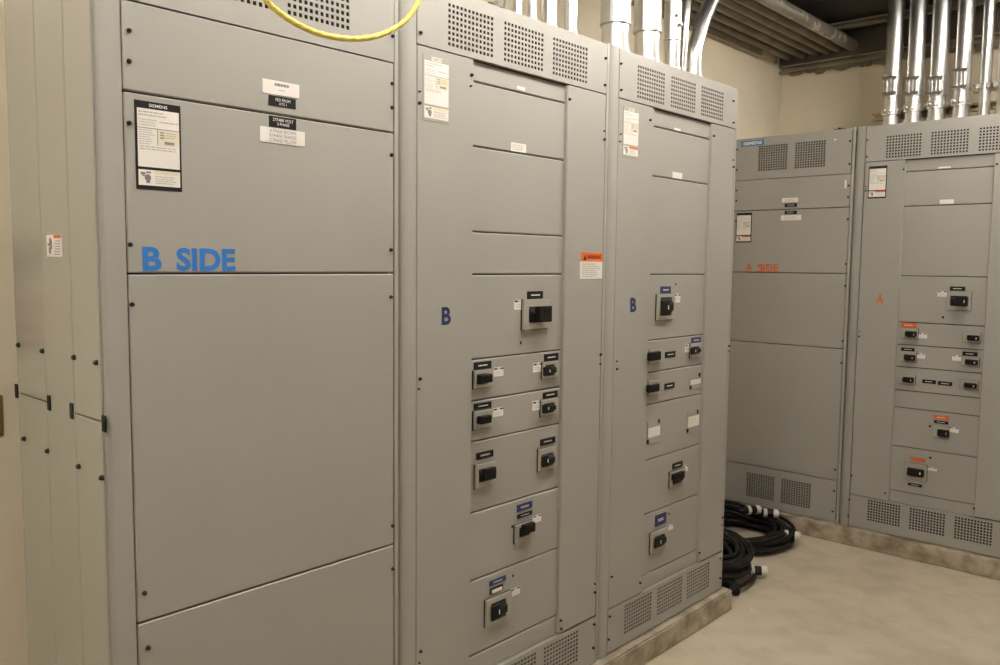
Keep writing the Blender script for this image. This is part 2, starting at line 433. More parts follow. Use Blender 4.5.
    def nameplate(s, r, d=0.0, head='black', brand=True, orange=False, tan=False):
        """tall ratings label: dark frame, white sheet, warning panel with a pictogram"""
        w, h = r[1]-r[0], r[3]-r[2]; u, z = s.du, s.dz
        o = s.plate('ratings_label', r, d, M[head], .0016)
        a0, a1 = r[0]+w*.045, r[1]-w*.045
        bm = bmesh.new(); dd = d-.0021
        top, mid, bot = r[3]-h*.085, r[2]+h*.235, r[2]+h*.045
        quadf(bm, a0+u, a1+u, mid+z+h*.02, top+z, dd, 0)
        quadf(bm, a0+u, a1+u, bot+z, mid+z-h*.012, dd, 0)
        finish(bm, 'label_sheet', M['white'], o)
        bm = bmesh.new(); dd = d-.0025
        bars(bm, a0+u+w*.03, a1+u-w*.25, top+z-h*.09, top+z-h*.02, 2, dd, 0, .45, .5)
        bars(bm, a0+u+w*.03, a0+u+w*.42, top+z-h*.20, top+z-h*.11, 3, dd, 0, .35, .1)
        bars(bm, a0+u+w*.48, a1+u-w*.03, top+z-h*.15, top+z-h*.12, 1, dd, 0, .5, .1)
        quadf(bm, a0+u, a1+u, top+z-h*.222, top+z-h*.214, dd, 1)
        quadf(bm, a0+u+w*.42, a0+u+w*.435, top+z-h*.40, top+z-h*.22, dd, 1)
        bars(bm, a0+u+w*.02, a0+u+w*.38, top+z-h*.41, top+z-h*.23, 7, dd, 0, .35, .4)
        quadf(bm, a0+u+w*.44, a1+u, top+z-h*.40, top+z-h*.225, dd, 2)
        bars(bm, a0+u+w*.60, a1+u-w*.05, top+z-h*.32, top+z-h*.24, 3, dd-.0004, 0, .4, .2)
        bars(bm, a0+u+w*.48, a0+u+w*.58, top+z-h*.33, top+z-h*.24, 3, dd-.0004, 1, .5, .1)
        bars(bm, a0+u+w*.58, a1+u-w*.10, top+z-h*.39, top+z-h*.345, 1, dd-.0004, 1, .7, .1)
        bars(bm, a0+u+w*.04, a1+u-w*.06, top+z-h*.47, top+z-h*.415, 2, dd, 0, .4, .3)
        prt = [M['print_light'], M['print'], M['cream_label'], M['orange']]
        finish(bm, 'label_print', prt, o); bm = bmesh.new()
        # warning panel: shock pictogram and lines
        px, pz, ps = a0+u+w*.17, (mid+bot)/2+z, w*.13
        f = bm.faces.new([bm.verts.new((px+ps*.2+ps*.55*math.cos(i*PI/6), dd, pz-ps*.1+ps*.55*math.sin(i*PI/6))) for i in range(12)]); f.material_index = 1
        for (x0,z0,x1,z1) in ((-1.0,.75,-.2,.35),(-.75,.1,-.3,.3),(-.1,-.95,.55,-.4),(-.1,.6,.7,.9)):
            quadf(bm, px+x0*ps, px+x1*ps, pz+min(z0,z1)*ps, pz+max(z0,z1)*ps, dd-.0005, 1)
        quadf(bm, a0+u+w*.35, a1+u, mid+z-h*.055, mid+z-h*.014, dd, 2 if not orange else 3)
        bars(bm, a0+u+w*.36, a1+u-w*.04, bot+z+h*.02, mid+z-h*.07, 4, dd, 0, .4, .4)
        finish(bm, 'warning_print', prt, o)
        if brand:
            if head != 'black': s.sheet('brand_strip', r[0]+w*.30, r[1]-w*.30, d-.0021, d-.0012, r[3]-h*.072, r[3]-h*.016, M['white'], 0, o)
            bm = bmesh.new(); text_mesh(bm, 'SIEMENS', r[0]+u+w*.30, r[1]+u-w*.30, r[3]+z-h*.062, r[3]+z-h*.026, d-.0026, 0, .01)
            finish(bm, 'brand_lettering', M['white'] if head == 'black' else M['print'], o)
        return o

# ================================================================== the near row
XL1, XR1, XL2, XR2, XL3, XR3 = -.005, .7248, .8094, 1.7088, 1.7880, 2.6897
DEP = .525
ZV, ZVB = 2.2037, .2794
ZA, ZB, ZC, ZD, ZVS = 2.1365, 1.9496, 1.5688, .8014, .353

# ---- section 1: incoming section with blue lettering
S = Section(FB, XL1, XR1, DEP, 'grey switchboard section lettered B SIDE in blue, nearest the left end of the row', post_r=.010, edge=-.0575)
W2 = FB.quad((287.6,-25),(349.3,-4),(349.3,29.8),(287.6,14.2))
cw = (W2[1]-W2[0])
vz0 = W2[2]; vz1 = vz0 + cw*.98
v2 = (W2[0], W2[1], vz0, vz1, 12, 11, .60)
v1r = FB.uz(268.4, 5)[0]
v1 = (v1r-cw, v1r, vz0, vz1, 12, 11, .60)
S.vent(XL1, XR1, ZA, HT-.004, [v1, v2])
for a, b in ((ZB, ZA), (ZC, ZB), (ZD, ZC), (ZVS, ZD)): S.panel(XL1, XR1, a, b)
gw = .236
S.vent(XL1, XR1, PAD+.004, ZVS, [(.05+k*.29, .05+k*.29+.22, .155, .30, 12, 8, .6) for k in (0,1)], 'filter')
for q in ((129.5,30.5),(129.5,61),(129.5,123),(130.8,244.6),(132.5,304.6),(144.9,593.3),(148.5,648),(393.2,36),(392.5,83.5),(392.5,107.5),(392,155),(391.4,249.9),(391.4,297),(393,525.8),(393.2,569)): S.screw(*q)
S.nameplate(FB.quad((134.5,99.5),(181,106.3),(181,191.5),(135.8,188.8)))
# tags around the first seam
def flat_tag(sec, q, m, name, d=0.0):
    r = sec.f.quad(*q, d); return r, sec.plate(name, r, d, m, .0016)
r, o = flat_tag(S, ((262.2,78.3),(299.1,85),(299.1,98.8),(262.2,92.6)), M['white'], 'maker_sticker')
bm = bmesh.new(); w, h = r[1]-r[0], r[3]-r[2]
bars(bm, r[0]+S.du+w*.32, r[1]+S.du-w*.28, r[2]+S.dz+h*.60, r[3]+S.dz-h*.15, 1, -.002, 0, .8, .05)
bars(bm, r[0]+S.du+w*.42, r[1]+S.du-w*.40, r[2]+S.dz+h*.30, r[3]+S.dz-h*.60, 1, -.002, 0, .4, .05)
finish(bm, 'sticker_print', M['print'], o)
r, o = flat_tag(S, ((268.4,94.9),(295.6,99.3),(295.6,109),(268.4,105.4)), M['black'], 'feed_tag')
w, h = r[1]-r[0], r[3]-r[2]
S.words('FED FROM\nATS 1', (r[0]+w*.24, r[1]-w*.22, r[2]+h*.12, r[3]-h*.22), -.0018, M['white'], parent=o)
r, o = flat_tag(S, ((268.9,115.6),(296,119),(296,130),(268.9,126.8)), M['black'], 'voltage_tag')
w, h = r[1]-r[0], r[3]-r[2]
S.words('277/480 VOLT\n3 PHASE', (r[0]+w*.12, r[1]-w*.12, r[2]+h*.18, r[3]-h*.18), -.0018, M['white'], parent=o)
r, o = flat_tag(S, ((259.8,126.5),(304.6,131.8),(304.6,146.4),(259.8,142)), M['white'], 'phase_colour_tag')
w, h = r[1]-r[0], r[3]-r[2]
S.words('A PHASE BROWN\nB PHASE ORANGE\nC PHASE YELLOW', (r[0]+w*.20, r[1]-w*.20, r[2]+h*.08, r[3]-h*.08), -.0018, M['print'], parent=o)
rB = FB.rect(142.4,246.7,161.4,271.0); rS = FB.rect(176.3,247.6,235.2,271.2)
o = S.words('B', rB, 0, M['blue'], 'blue_lettering', .035); o['label'] = 'large blue letter B'
o = S.words('SIDE', rS, 0, M['blue'], 'blue_lettering', .035); o['label'] = 'large blue word SIDE'
# ---- left side of section 1: three columns of glossy side sheets
sx = -.0575
def side_sheet(y0, y1, z0, z1, name='side_panel'):
    bm = bmesh.new(); add_box(bm, sx-.006-XL1, sx+.002-XL1, y0+.0018, y1-.0018, z0+.0014-PAD, z1-.0014-PAD, .0015)
    return finish(bm, name, M['grey_gloss'], S.root)
y_a, y_b, y_c = .013, .158, .327
bm = bmesh.new(); add_box(bm, sx+.0022-XL1, sx+.0036-XL1, .036, DEP-.002, .004, HT-PAD-.004); finish(bm, 'side_gap_shade', M['gap_shade'], S.root)  # black sheet paints the shade in the side panel joints
yb_ = DEP
j1 = (on(21,391.8,0,sx).z+on(46.6,401.7,0,sx).z)/2
j3 = (on(75.7,412,0,sx).z+on(102,421.3,0,sx).z)/2
side_sheet(y_c, DEP, PAD, j1); side_sheet(y_c, DEP, j1, HT)
side_sheet(y_b, y_c, PAD, HT)
side_sheet(y_a, y_b, PAD, j3); side_sheet(y_a, y_b, j3, HT)
for (px, py) in ((16.6,391),(49,403),(71.6,411),(104,423.7)):
    p = on(px, py, 0, sx-.0075)
    bm = bmesh.new(); add_box(bm, sx-.0095-XL1, sx-.005-XL1, p.y-.009, p.y+.009, p.z-PAD-.018, p.z-PAD+.018, .0015); finish(bm, 'joint_clip', M['black'], S.root)
for (px, py) in ((18.6,345),(42.4,351),(73.9,357.5),(96.2,362.7),(24,438.7),(47.5,451),(78.7,466.6),(101.6,477.8)):
    p = on(px, py, 0, sx-.008)
    bm = bmesh.new(); add_lathe(bm, [(.0062,-.001),(.0062,.002),(.0050,.006),(.003,.008)], (sx-.006-XL1, p.y, p.z-PAD), Vector((-1,0,0)), 12)
    finish(bm, 'screw', M['screw'], S.root, True)
# warning sticker on the side
pa, pb = on(47.3,245,0,sx-.006), on(62.3,245,0,sx-.006)
zt, zb = on(47.3,235.3,0,sx).z-PAD, on(47.3,256.8,0,sx).z-PAD
bm = bmesh.new(); add_box(bm, sx-.0075-XL1, sx-.0055-XL1, pb.y, pa.y, zb, zt); o = finish(bm, 'hazard_sticker', M['white'], S.root)
bm = bmesh.new()
def sideq(y0, y1, z0, z1, mi):
    f = bm.faces.new([bm.verts.new(q) for q in ((sx-.008-XL1,y0,z0),(sx-.008-XL1,y1,z0),(sx-.008-XL1,y1,z1),(sx-.008-XL1,y0,z1))]); f.material_index = mi
W_, H_ = pa.y-pb.y, zt-zb
sideq(pb.y+W_*.02, pb.y+W_*.5, zt-H_*.16, zt-H_*.01, 1)
for k in range(6): sideq(pb.y+W_*.08, pb.y+W_*(.40+.1*random.random()), zb+H_*(.10+.12*k), zb+H_*(.135+.12*k), 0)
for (a,b,c,e) in ((.70,.84,.15,.45),(.62,.72,.35,.75),(.72,.92,.5,.62),(.66,.80,.62,.85)): sideq(pb.y+W_*a, pb.y+W_*b, zb+H_*c, zb+H_*e, 0)
finish(bm, 'sticker_print', [M['print'], M['orange']], o)

# ---- sections 2 and 3, and the distribution section of the far row share this front
def feeder_front(S, L, R, cl, cr, rows, vt, vb, zv, zvb, backing_b='filter', rb=None):
    """left cover, recessed breaker column split at rows, right cover, vents top and bottom"""
    S.vent(L, R, zv, HT-.004, vt)
    S.vent(L, R, PAD+.004, zvb, vb, backing_b)
    S.panel(L, cl, zvb, zv, 0, 'wireway_cover', .020)
    S.panel(cr, R, (rb or zvb)+.004, zv, 0, 'wireway_cover', .020)
    zs = [zv] + rows + [zvb]
    for a, b in zip(zs, zs[1:]): S.panel(cl-.004, cr+.004, b-(.0032 if b == zvb else 0), a, COLD, 'breaker_panel', .012)

c2l = (FB.uz(472.6,231,0)[0]+FB.uz(472.4,400,0)[0])/2
c2r = (FB.uz(565.4,160,0)[0]+FB.uz(564.4,400,0)[0])/2
c3l = (FB.uz(650.2,274,0)[0]+FB.uz(647.5,400,0)[0])/2
c3r = (FB.uz(707.4,274,0)[0]+FB.uz(704.5,400,0)[0])/2

tv = [FB.quad((448.3,3.2),(493.1,16.8),(493.1,56.8),(448.3,46)), FB.quad((504.3,21.3),(543.2,33.3),(543.2,70.9),(504.3,60.8)), FB.quad((553.1,37.3),(587.2,48),(587.2,83.2),(553.1,74.7))]
tz0 = sum(v[2] for v in tv)/3; tz1 = sum(v[3] for v in tv)/3
bv = [FB.quad((624.4,604.9),(651.1,592.3),(651.1,619.9),(624.4,633)), FB.quad((657.3,589.3),(681.8,576),(681.8,602),(657.3,615.2)), FB.quad((687,573.5),(709,562),(709,587),(687,598.3))]
bz0 = sum(v[2] for v in bv)/3; bz1 = sum(v[3] for v in bv)/3
TV = [(v[0]-XL2, v[1]-XL2) for v in tv]; BV = [(v[0]-XL3, v[1]-XL3) for v in bv]
def tvents(L): return [(a+L, b+L, tz0, tz1, 12, 8, .60) for a, b in TV]
def bvents(L): return [(a+L, b+L, bz0, bz1, 12, 8, .66) for a, b in BV]

S = Section(FB, XL2, XR2, DEP, 'grey switchboard section in the near row with an orange topped warning sticker')
rows = [FB.line(a, b, COLD) for a, b in (((473.7,82),(564.5,102.5)),((473,146.3),(563.8,160)),((472.6,231.4),(563.4,236.4)),((472.6,274.4),(563.4,274.4)),((472,359.5),(562,350.2)),((472,400.9),(561.5,387.3)),((472.3,441.7),(561,423.6)),((472.3,512.6),(559.6,487.1)),((471.6,580.4),(558,548.4)),((471.6,655.6),(555.6,616)))]
feeder_front(S, XL2, XR2, c2l, c2r, rows, tvents(XL2), bvents(XL2), ZV, ZVB)
S.nameplate(FB.quad((423,53.8),(449.4,60.3),(449,124.3),(422.4,120)), head='bezel')  # frame in grey instead of black: glare put into the colour
S.breaker((523,299,549,329.6), (529,306,545,323), (541,305.6,552.6,322.6), .046)
S.black_tag((527,291,542.6,299.3)); S.small_tag((513.8,299.6,524,310)); S.hole(520.5,342.7)
for bz, wn, hn in (((474.2,369.3,492.3,388.6),(476,373,488,385),(481,373.6,493.3,384)), ((543,361,557.5,378.8),(543.7,364,555,376.5),(544,366,551.5,376.3)),
                   ((474.2,409,492,429.7),(475.8,415,488,425),(481,414.6,492.4,425)), ((541.6,398,556.5,416.4),(542.5,402,554.5,414),(543,403.5,550,413.6)),
                   ((475.8,461,494.5,489),(479,467,490,483),(486,466.5,497,481.5)), ((539,446.2,554.8,471.4),(542,452,553.5,468),(542.5,454.5,549.5,467.5)),
                   ((515.5,520.5,532.6,543.5),(519.5,524.5,530,538),(525.2,521.8,536,535.3)), ((486,591,510.6,627),(491.5,598,506,622),(492.2,603,501.5,622.6))):
    S.breaker(bz, wn, hn, .036 if hn[2]-hn[0] > 9.9 else .024)
for q in ((473.8,360.6,491,370),(543.9,352.8,558,361.6),(473.8,401.2,491,410.2),(542.7,390.4,557,398.9)): S.black_tag(q)
for q in ((476.2,449.4,493,460),(540,436.2,554.8,446)): S.black_tag(q, lines=2)
for q in ((493.4,366.6,503.3,377),(532.9,362.2,542.4,372.6),(492.8,406.8,503,417.4),(532.2,400,541.8,411),(532.6,513.6,541,523.6),(510,585.6,520,597.4)): S.small_tag(q)
S.black_tag((516.9,500.4,531.8,512.2), lines=2, m='navy'); S.black_tag((517,510,531.8,519)); S.hole(512,526.5)
S.black_tag((489.4,575,505.4,586.6), m='navy'); 
o = S.black_tag((489.8,583.6,502.6,595), lines=0); rr = FB.rect(491.5,586,501.5,593.5,COLD)
S.plate('tag_insert', rr, COLD-.0025, M['white'], .001, o); S.hole(512.8,575.7)
for q in ((516.4,350.2-207.8,524.7,151.0-0),):
    pass
rr = FB.rect(517,85.8,525,91,COLD); o = S.plate('paper_slip', rr, COLD, M['white'], .001)
rr = FB.rect(510.8,142,526,153.2,COLD); o = S.plate('paper_slip', rr, COLD, M['white'], .001)
bm = bmesh.new(); bars(bm, rr[0]+S.du+.006, rr[1]+S.du-.006, rr[2]+S.dz+.004, rr[3]+S.dz-.004, 3, COLD-.0014, 0, .4); finish(bm, 'slip_print', M['print_light'], o)
rr = FB.rect(441.5,306.8,450.8,325); o = S.words('B', rr, 0, M['navy'], 'blue_lettering', .03); o['label'] = 'dark blue letter B'
# orange warning sticker on the right cover
rr = FB.rect(580,252.3,602.2,279); o = S.plate('warning_sticker', rr, 0, M['white'], .0012)
w, h = rr[1]-rr[0], rr[3]-rr[2]
oo = S.plate('warning_header', (rr[0], rr[1], rr[2]+h*.66, rr[3]), -.0012, M['orange'], .0006, o)
bm = bmesh.new(); text_mesh(bm, 'WARNING', rr[0]+S.du+w*.30, rr[1]+S.du-w*.08, rr[2]+S.dz+h*.76, rr[3]+S.dz-h*.08, -.0024, 0, .02)
tx = rr[0]+S.du+w*.19
f = bm.faces.new([bm.verts.new(q) for q in ((tx-w*.08,-.0024,rr[2]+S.dz+h*.71),(tx+w*.08,-.0024,rr[2]+S.dz+h*.71),(tx,-.0024,rr[3]+S.dz-h*.10))])
bars(bm, rr[0]+S.du+w*.08, rr[1]+S.du-w*.06, rr[2]+S.dz+h*.06, rr[2]+S.dz+h*.60, 7, -.0018, 1, .4, .35)
finish(bm, 'sticker_print', [M['black'], M['print_light']], o)
for q in ((421,32.7),(472,75),(420,103),(420.4,379),(421,651.5),(606,58.3),(605.3,85),(604.7,139.5),(570,99.3),(601,354.5),(595.2,592.4),(594.4,624.4),(593.6,648),(561,620.6),(561.4,629)): S.screw(*q)
for q in ((471,86),(419.8,91.5),(419,389),(419.5,663),(604.5,131),(600.5,364),(595,584)): S.screw(*q, r=.0035)

S = Section(FB, XL3, XR3, DEP, 'grey switchboard section at the far end of the near row beside the coiled black cables')
rows = [FB.line(a, b, COLD) for a, b in (((652.4,125.8),(708.6,139.2)),((652,175.6),(707.3,184.4)),((650.2,274.3),(705.7,274.7)),((649.2,340.2),(703.8,334.8)),((648,372.4),(701.9,364.8)),((647,404.9),(701,394)),((646,459.7),(700,444.7)),((644,514.3),(697.8,494.7)),((642.5,574.4),(695.7,551.3)))]
feeder_front(S, XL3, XR3, c3l, c3r, rows, tvents(XL3), bvents(XL3), ZV, ZVB)
S.nameplate(FB.quad((622.7,106),(638.7,109.2),(638.4,158.8),(622.4,156.8)), head='bezel', orange=True)
S.breaker((657.2,294,673.9,320), (660.5,297,672,316), (662.3,300,670.2,314.4), .026)
S.black_tag((660.3,286.3,670.5,293.6), m='navy'); S.small_tag((674.2,293.6,680.2,302.6)); S.hole(675.6,284.3)
for bz, wn, hn in (((648.6,348.6,660.6,364),(650,352,659,361),(650.5,351,661.5,361.4)), ((690.8,342.8,700.8,358),(691.5,346,699.5,355),(691.5,346.8,696.8,355)),
                   ((648,379.3,659.8,396),(649,383,658,393),(649.5,383.3,660,393.3)), ((670.4,468.4,684.4,487.8),(673,472,682,485),(674.5,471,685.2,481.8)), ((651,527,667,553.8),(655,533,665,549),(655.4,535.5,662.4,549.4))):
    S.breaker(bz, wn, hn, .034 if hn[2]-hn[0] > 9.9 else .024)
S.black_tag((691.2,336.8,700.4,343.4), m='navy'); S.small_tag((684.8,343.8,691,352.6))
S.black_tag((665,350.8,675,358)); S.black_tag((664.4,382,674,389.4))
S.black_tag((672.3,460.6,682.2,469.6)); S.small_tag((682.4,464.4,687.8,472.4)); S.hole(668.5,473.7)
S.black_tag((655,511.8,665.8,527), lines=2, m='navy'); S.small_tag((666.5,523.2,673,531.4)); S.hole(668.8,513.8)
for (fr, lb, s1, s2) in (((689.6,375.5,701.2,390.6),(690.2,378.4,700,385),(699.6,374.8),(690.6,387.6)), ((647.2,418.6,659.8,444.4),(647.6,425.4,659.3,438),(658.8,421),(647.9,441.8)), ((687,410,699,433),(687.6,414.3,698.4,427.6),(697.6,411.8),(687.6,430.6))):
    rr = FB.rect(*fr, COLD); o = S.plate('blank_plate', rr, COLD, M['grey'], .003)
    rl = FB.rect(*lb, COLD); q = S.plate('blank_label', rl, COLD-.003, M['white'], .001, o)
    bm = bmesh.new(); ww = rl[1]-rl[0]; hh = rl[3]-rl[2]
    bars(bm, rl[0]+S.du+ww*.1, rl[1]+S.du-ww*.1, rl[2]+S.dz+hh*.1, rl[3]+S.dz-hh*.1, 4, COLD-.0046, 0, .3, .5)
    finish(bm, 'label_print', M['cream_label'], o)
    for sp in (s1, s2): S.hole(*sp, COLD-.003, .010, .016)
rr = FB.rect(674,127.6,680.6,131.6,COLD); S.plate('paper_slip', rr, COLD, M['white'], .001)
rr = FB.rect(672.3,171.6,682.2,179.4,COLD); S.plate('paper_slip', rr, COLD, M['white'], .001)
rr = FB.rect(630.2,297.6,636.2,312.2); o = S.words('B', rr, 0, M['navy'], 'blue_lettering', .03); o['label'] = 'dark blue letter B'
for q in ((621.4,63.6),(621.4,90),(650.6,120),(733.6,101),(733.6,122.6),(714.2,136),(733.7,167),(617.2,369.1),(729.4,346),(611.8,576.8),(640.4,582.9),(722.8,517.6),(609.8,616.5),(608.8,639.6),(699.6,552.8),(720.3,578.2)): S.screw(*q, r=.0055)
for q in ((620.7,134.2),(620.2,141.6),(733.2,160),(616.8,361.3),(728.8,351),(722.4,525),(720.3,558.4)): S.screw(*q, r=.0033)

# ================================================================== the far row
UR1, UL2 = .0043, .0819
UL1 = UR1-.7248; UR2 = UL2+.8995
S = Section(FA, UL1, UR1, .700, 'grey switchboard section lettered A SIDE in orange, standing in the room corner')
zs = [HT-.004, 2.1265, 1.9383, 1.5598, 1.1269, .3529]
at = [FA.quad((759,145.4),(787.4,143.6),(786.8,169),(758.2,170.8)), FA.quad((795.4,142.8),(825.8,140.6),(824.8,167),(794.6,168.6))]
ab = [FA.quad((747.1,472.2),(774.4,477),(773.4,500.7),(746,495.5)), FA.quad((781.6,478.9),(810.9,484.3),(809.7,508.6),(780.6,502.6))]
S.vent(UL1, UR1, zs[1], zs[0], [(*v[:2], (at[0][2]+at[1][2])/2, (at[0][3]+at[1][3])/2, 12, 11, .72) for v in at], 'filter')
for a, b in zip(zs[1:], zs[2:]): S.panel(UL1, UR1, b, a)
S.vent(UL1, UR1, PAD+.004, zs[5], [(*v[:2], (ab[0][2]+ab[1][2])/2, (ab[0][3]+ab[1][3])/2, 12, 11, .72) for v in ab], 'filter')
rr = FA.rect(741.2,139.3,764,146.5); rr = FA.quad((741.4,141.6),(764,139.2),(763.8,144.6),(741.4,147.4)); o = S.plate('brand_badge', rr, 0, M['cyanblue'], .002)
w, h = rr[1]-rr[0], rr[3]-rr[2]; S.words('SIEMENS', (rr[0]+w*.10, rr[1]-w*.08, rr[2]+h*.22, rr[3]-h*.22), -.0018, M['white'], 'badge_lettering', .03, o)
S.nameplate(FA.quad((736.4,213.2),(751.9,212.6),(751.3,242.4),(736,242.6)), head='black', brand=False, orange=True)
for q, m, nm in (((781.9,197.4,798.2,202.6),'white','maker_sticker'),((784.8,203.2,797,207.2),'black','feed_tag'),((784.7,210.6,796.8,214.4),'black','voltage_tag'),((781,214.8,801.4,220.6),'white','phase_colour_tag')):
    rr = FA.rect(*q); o = S.plate(nm, rr, 0, M[m], .0016); w, h = rr[1]-rr[0], rr[3]-rr[2]; bm = bmesh.new()
    bars(bm, rr[0]+S.du+w*.2, rr[1]+S.du-w*.2, rr[2]+S.dz+h*.2, rr[3]+S.dz-h*.2, 2, -.0021, 0, .4, .2); finish(bm, 'tag_print', M['print_light'], o)
rr = FA.rect(745.9,263.9,752,271.1); o = S.words('A', rr, 0, M['orange'], 'orange_lettering', .03); o['label'] = 'orange letter A'
rr = FA.rect(757.8,263.9,778.4,272.3); o = S.words('SIDE', rr, 0, M['orange'], 'orange_lettering', .03); o['label'] = 'orange word SIDE'
for q in ((850,141),(849.3,163.8),(848.6,185.5),(848,197),(847.6,219.2),(845.7,264),(845,286),(842.3,341.2),(841.1,362.9),(835,469.8),(833.8,491),(832.4,511.6),(736.9,149.4),(736.4,169.8),(736.1,190.3),(736.1,200.7),(736,220.8)): S.screw(*q, r=.007)
# worn paint marks
for q in ((844.6,180,846.4,188.4),(834,138.6,836.4,140.6)):
    rr = FA.rect(*q); S.plate('tape_scrap', rr, 0, M['white'], .0006)
# lifting lug left on top
bm = bmesh.new(); u0 = FA.uz(832,129)[0]; u1 = FA.uz(843,128)[0]
add_box(bm, u0+S.du, u1+S.du, .03, .09, HT+S.dz, HT+S.dz+.004, .001); add_box(bm, u0+S.du+.02, u0+S.du+.034, .035, .06, HT+S.dz+.004, HT+S.dz+.011, .001); finish(bm, 'top_bracket', M['screw'], S.root)

S = Section(FA, UL2, UR2, .700, 'grey switchboard section with an orange letter A and galvanised conduits rising from its top')
ccl = (FA.uz(905.3,180)[0]+FA.uz(900.2,275)[0]+FA.uz(888.6,480)[0])/3
ccr = (FA.uz(994,190)[0]+FA.uz(973.6,490)[0])/2
rows = [FA.line(a, b, COLD) for a, b in (((906,171.4),(993,167)),((904.8,206.3),(992,203.6)),((901.2,275.5),(987.4,277.4)),((899.9,321.8),(984.5,326.7)),((897.9,344.3),(983.5,350.2)),((896.5,366.2),(982,373.6)),((894.3,389.4),(979.6,398.3)),((893.6,407),(978.6,416)),((891.2,445.2),(975.3,457.2)),((888.2,490.3),(972.3,503.2)))]
q3 = [FA.quad((886.6,135.7),(921.2,133.2),(920.9,155.3),(886.2,157.7)), FA.quad((931.7,132.1),(968.9,129),(968.1,152.1),(930.7,154.6))]
p3 = [FA.quad((868,500.2),(900.5,505.6),(899,526.7),(867.1,521.3)), FA.quad((910.1,508.3),(945,514.4),(944.1,536.3),(908.6,529.4)), FA.quad((955.2,516.2),(992.8,522.8),(991.3,543.8),(953.7,537.8))]
pit = q3[1][0]-q3[0][0]
tz = (sum(v[2] for v in q3)/2, sum(v[3] for v in q3)/2); bz = (sum(v[2] for v in p3)/3, sum(v[3] for v in p3)/3)
vt = [(q3[0][0]+k*pit, q3[0][1]+k*pit, *tz, 12, 8, .60) for k in range(3)]
vb = [(v[0], v[1], *bz, 12, 8, .66) for v in p3]
feeder_front(S, UL2, UR2, ccl, ccr, rows, vt, vb, 2.1836, .2904, 'vent_shade')
S.nameplate(FA.quad((868.7,166.6),(886.9,165.4),(886.4,197.9),(868.4,198.6)), head='black', brand=False, orange=True)
S.breaker((947,291.6,970.8,310.6),(950,295.6,966,306.4),(955,296,967,306.6),.045)
S.black_tag((950,286.4,965.3,291)); S.small_tag((937.4,290.7,946.8,296.9)); S.hole(943,317.3,COLD,.010,.012)
for bz_, wn, hn in (((901.8,328.2,917.8,338.8),(904.8,331,915.5,337),(906,331.2,916,337.4)), ((963,332.4,980.4,342.8),(966.6,335,978,341),(967,335.2,979,341.4)),
                   ((900.4,351.2,916,362),(903.6,354.2,914,361),(904.5,354.4,914.6,361.3)), ((961.6,356.8,979,366.8),(964.8,359,976.5,365),(965,359.2,977.5,365.4)),
                   ((899.4,374.2,915,384.8),(902,376.8,912.6,383),(902.8,376.8,913.2,383.2)), ((960.2,379.8,978,389.6),(963.6,382.4,976,388.6),(964,382.8,976.6,388.8)),
                   ((932.4,425.2,948.6,438.6),(937,429,947,437.4),(938,429.2,948.6,437.8)), ((904.4,462.2,926.6,481.6),(906.8,467,923.6,478),(908,468,923.8,477.6))):
    S.breaker(bz_, wn, hn, .035)
S.black_tag((901.2,322.6,916.5,328.2), m='orange', ink='cream_label'); S.black_tag((901.2,347.3,914.6,351.6)); S.black_tag((962.4,351.4,977.7,356.6))
S.black_tag((922.3,379.2,936,384.2)); S.black_tag((938,381,952.2,386.2))
S.black_tag((933.6,414.7,949.2,420.4), m='orange', ink='cream_label'); S.black_tag((934,420,948.3,424.6), lines=1)
S.black_tag((910.7,456.8,925.7,462.6), m='orange', lines=0); S.black_tag((908,482.4,922,487.6))
for q in ((918,332.6,927.2,338.6),(916.6,352.8,925.2,358.8),(952.2,354.8,961.2,361),(949.2,426.8,958.8,433.2),(927.2,466.5,937,471.6)): S.small_tag(q)
S.hole(930,426.2,COLD,.010,.012); S.hole(930.2,457.8,COLD,.010,.012)
rr = FA.rect(938.4,166.2,950.8,168.8,COLD); S.plate('paper_slip', rr, COLD, M['white'], .001)
rr = FA.rect(939.8,199.2,953.8,204.2,COLD); S.plate('paper_slip', rr, COLD, M['white'], .001)
rr = FA.rect(876.4,293.9,883.6,303.6); o = S.words('A', rr, 0, M['orange'], 'orange_lettering', .03); o['label'] = 'orange letter A'
for q in ((866.9,139.8),(866.5,156.7),(903.5,169.3),(865.8,190.8),(858.8,336.5),(851.4,475.6),(884.9,493.3),(973.8,508.6),(997,164),(849,499.6),(848,515.7)): S.screw(*q, r=.006)
for q in ((865.8,186.7),(859.2,331.6)): S.screw(*q, r=.0036)

# ================================================================== room shell
X0, Y0, ZC_ = -3.60, -5.20, 3.135
def slab(name, x0,x1,y0,y1,z0,z1,m): return struct(box(name, x0,x1,y0,y1,z0,z1,m))
slab('floor', X0-.1, XW+.1, Y0-.1, YW+.1, -.12, 0, M['floor'])
slab('ceiling', X0-.1, XW+.1, Y0-.1, YW+.1, ZC_, ZC_+.12, M['deck'])
slab('wall_back', X0-.1, XW+.1, YW, YW+.12, 0, ZC_, M['wall'])
slab('wall_right', XW, XW+.12, Y0, YW, 0, ZC_, M['wall'])
slab('wall_left', X0-.12, X0, Y0, YW, 0, ZC_, M['wall'])
slab('wall_front', X0, XW, Y0-.12, Y0, 0, ZC_, M['wall'])
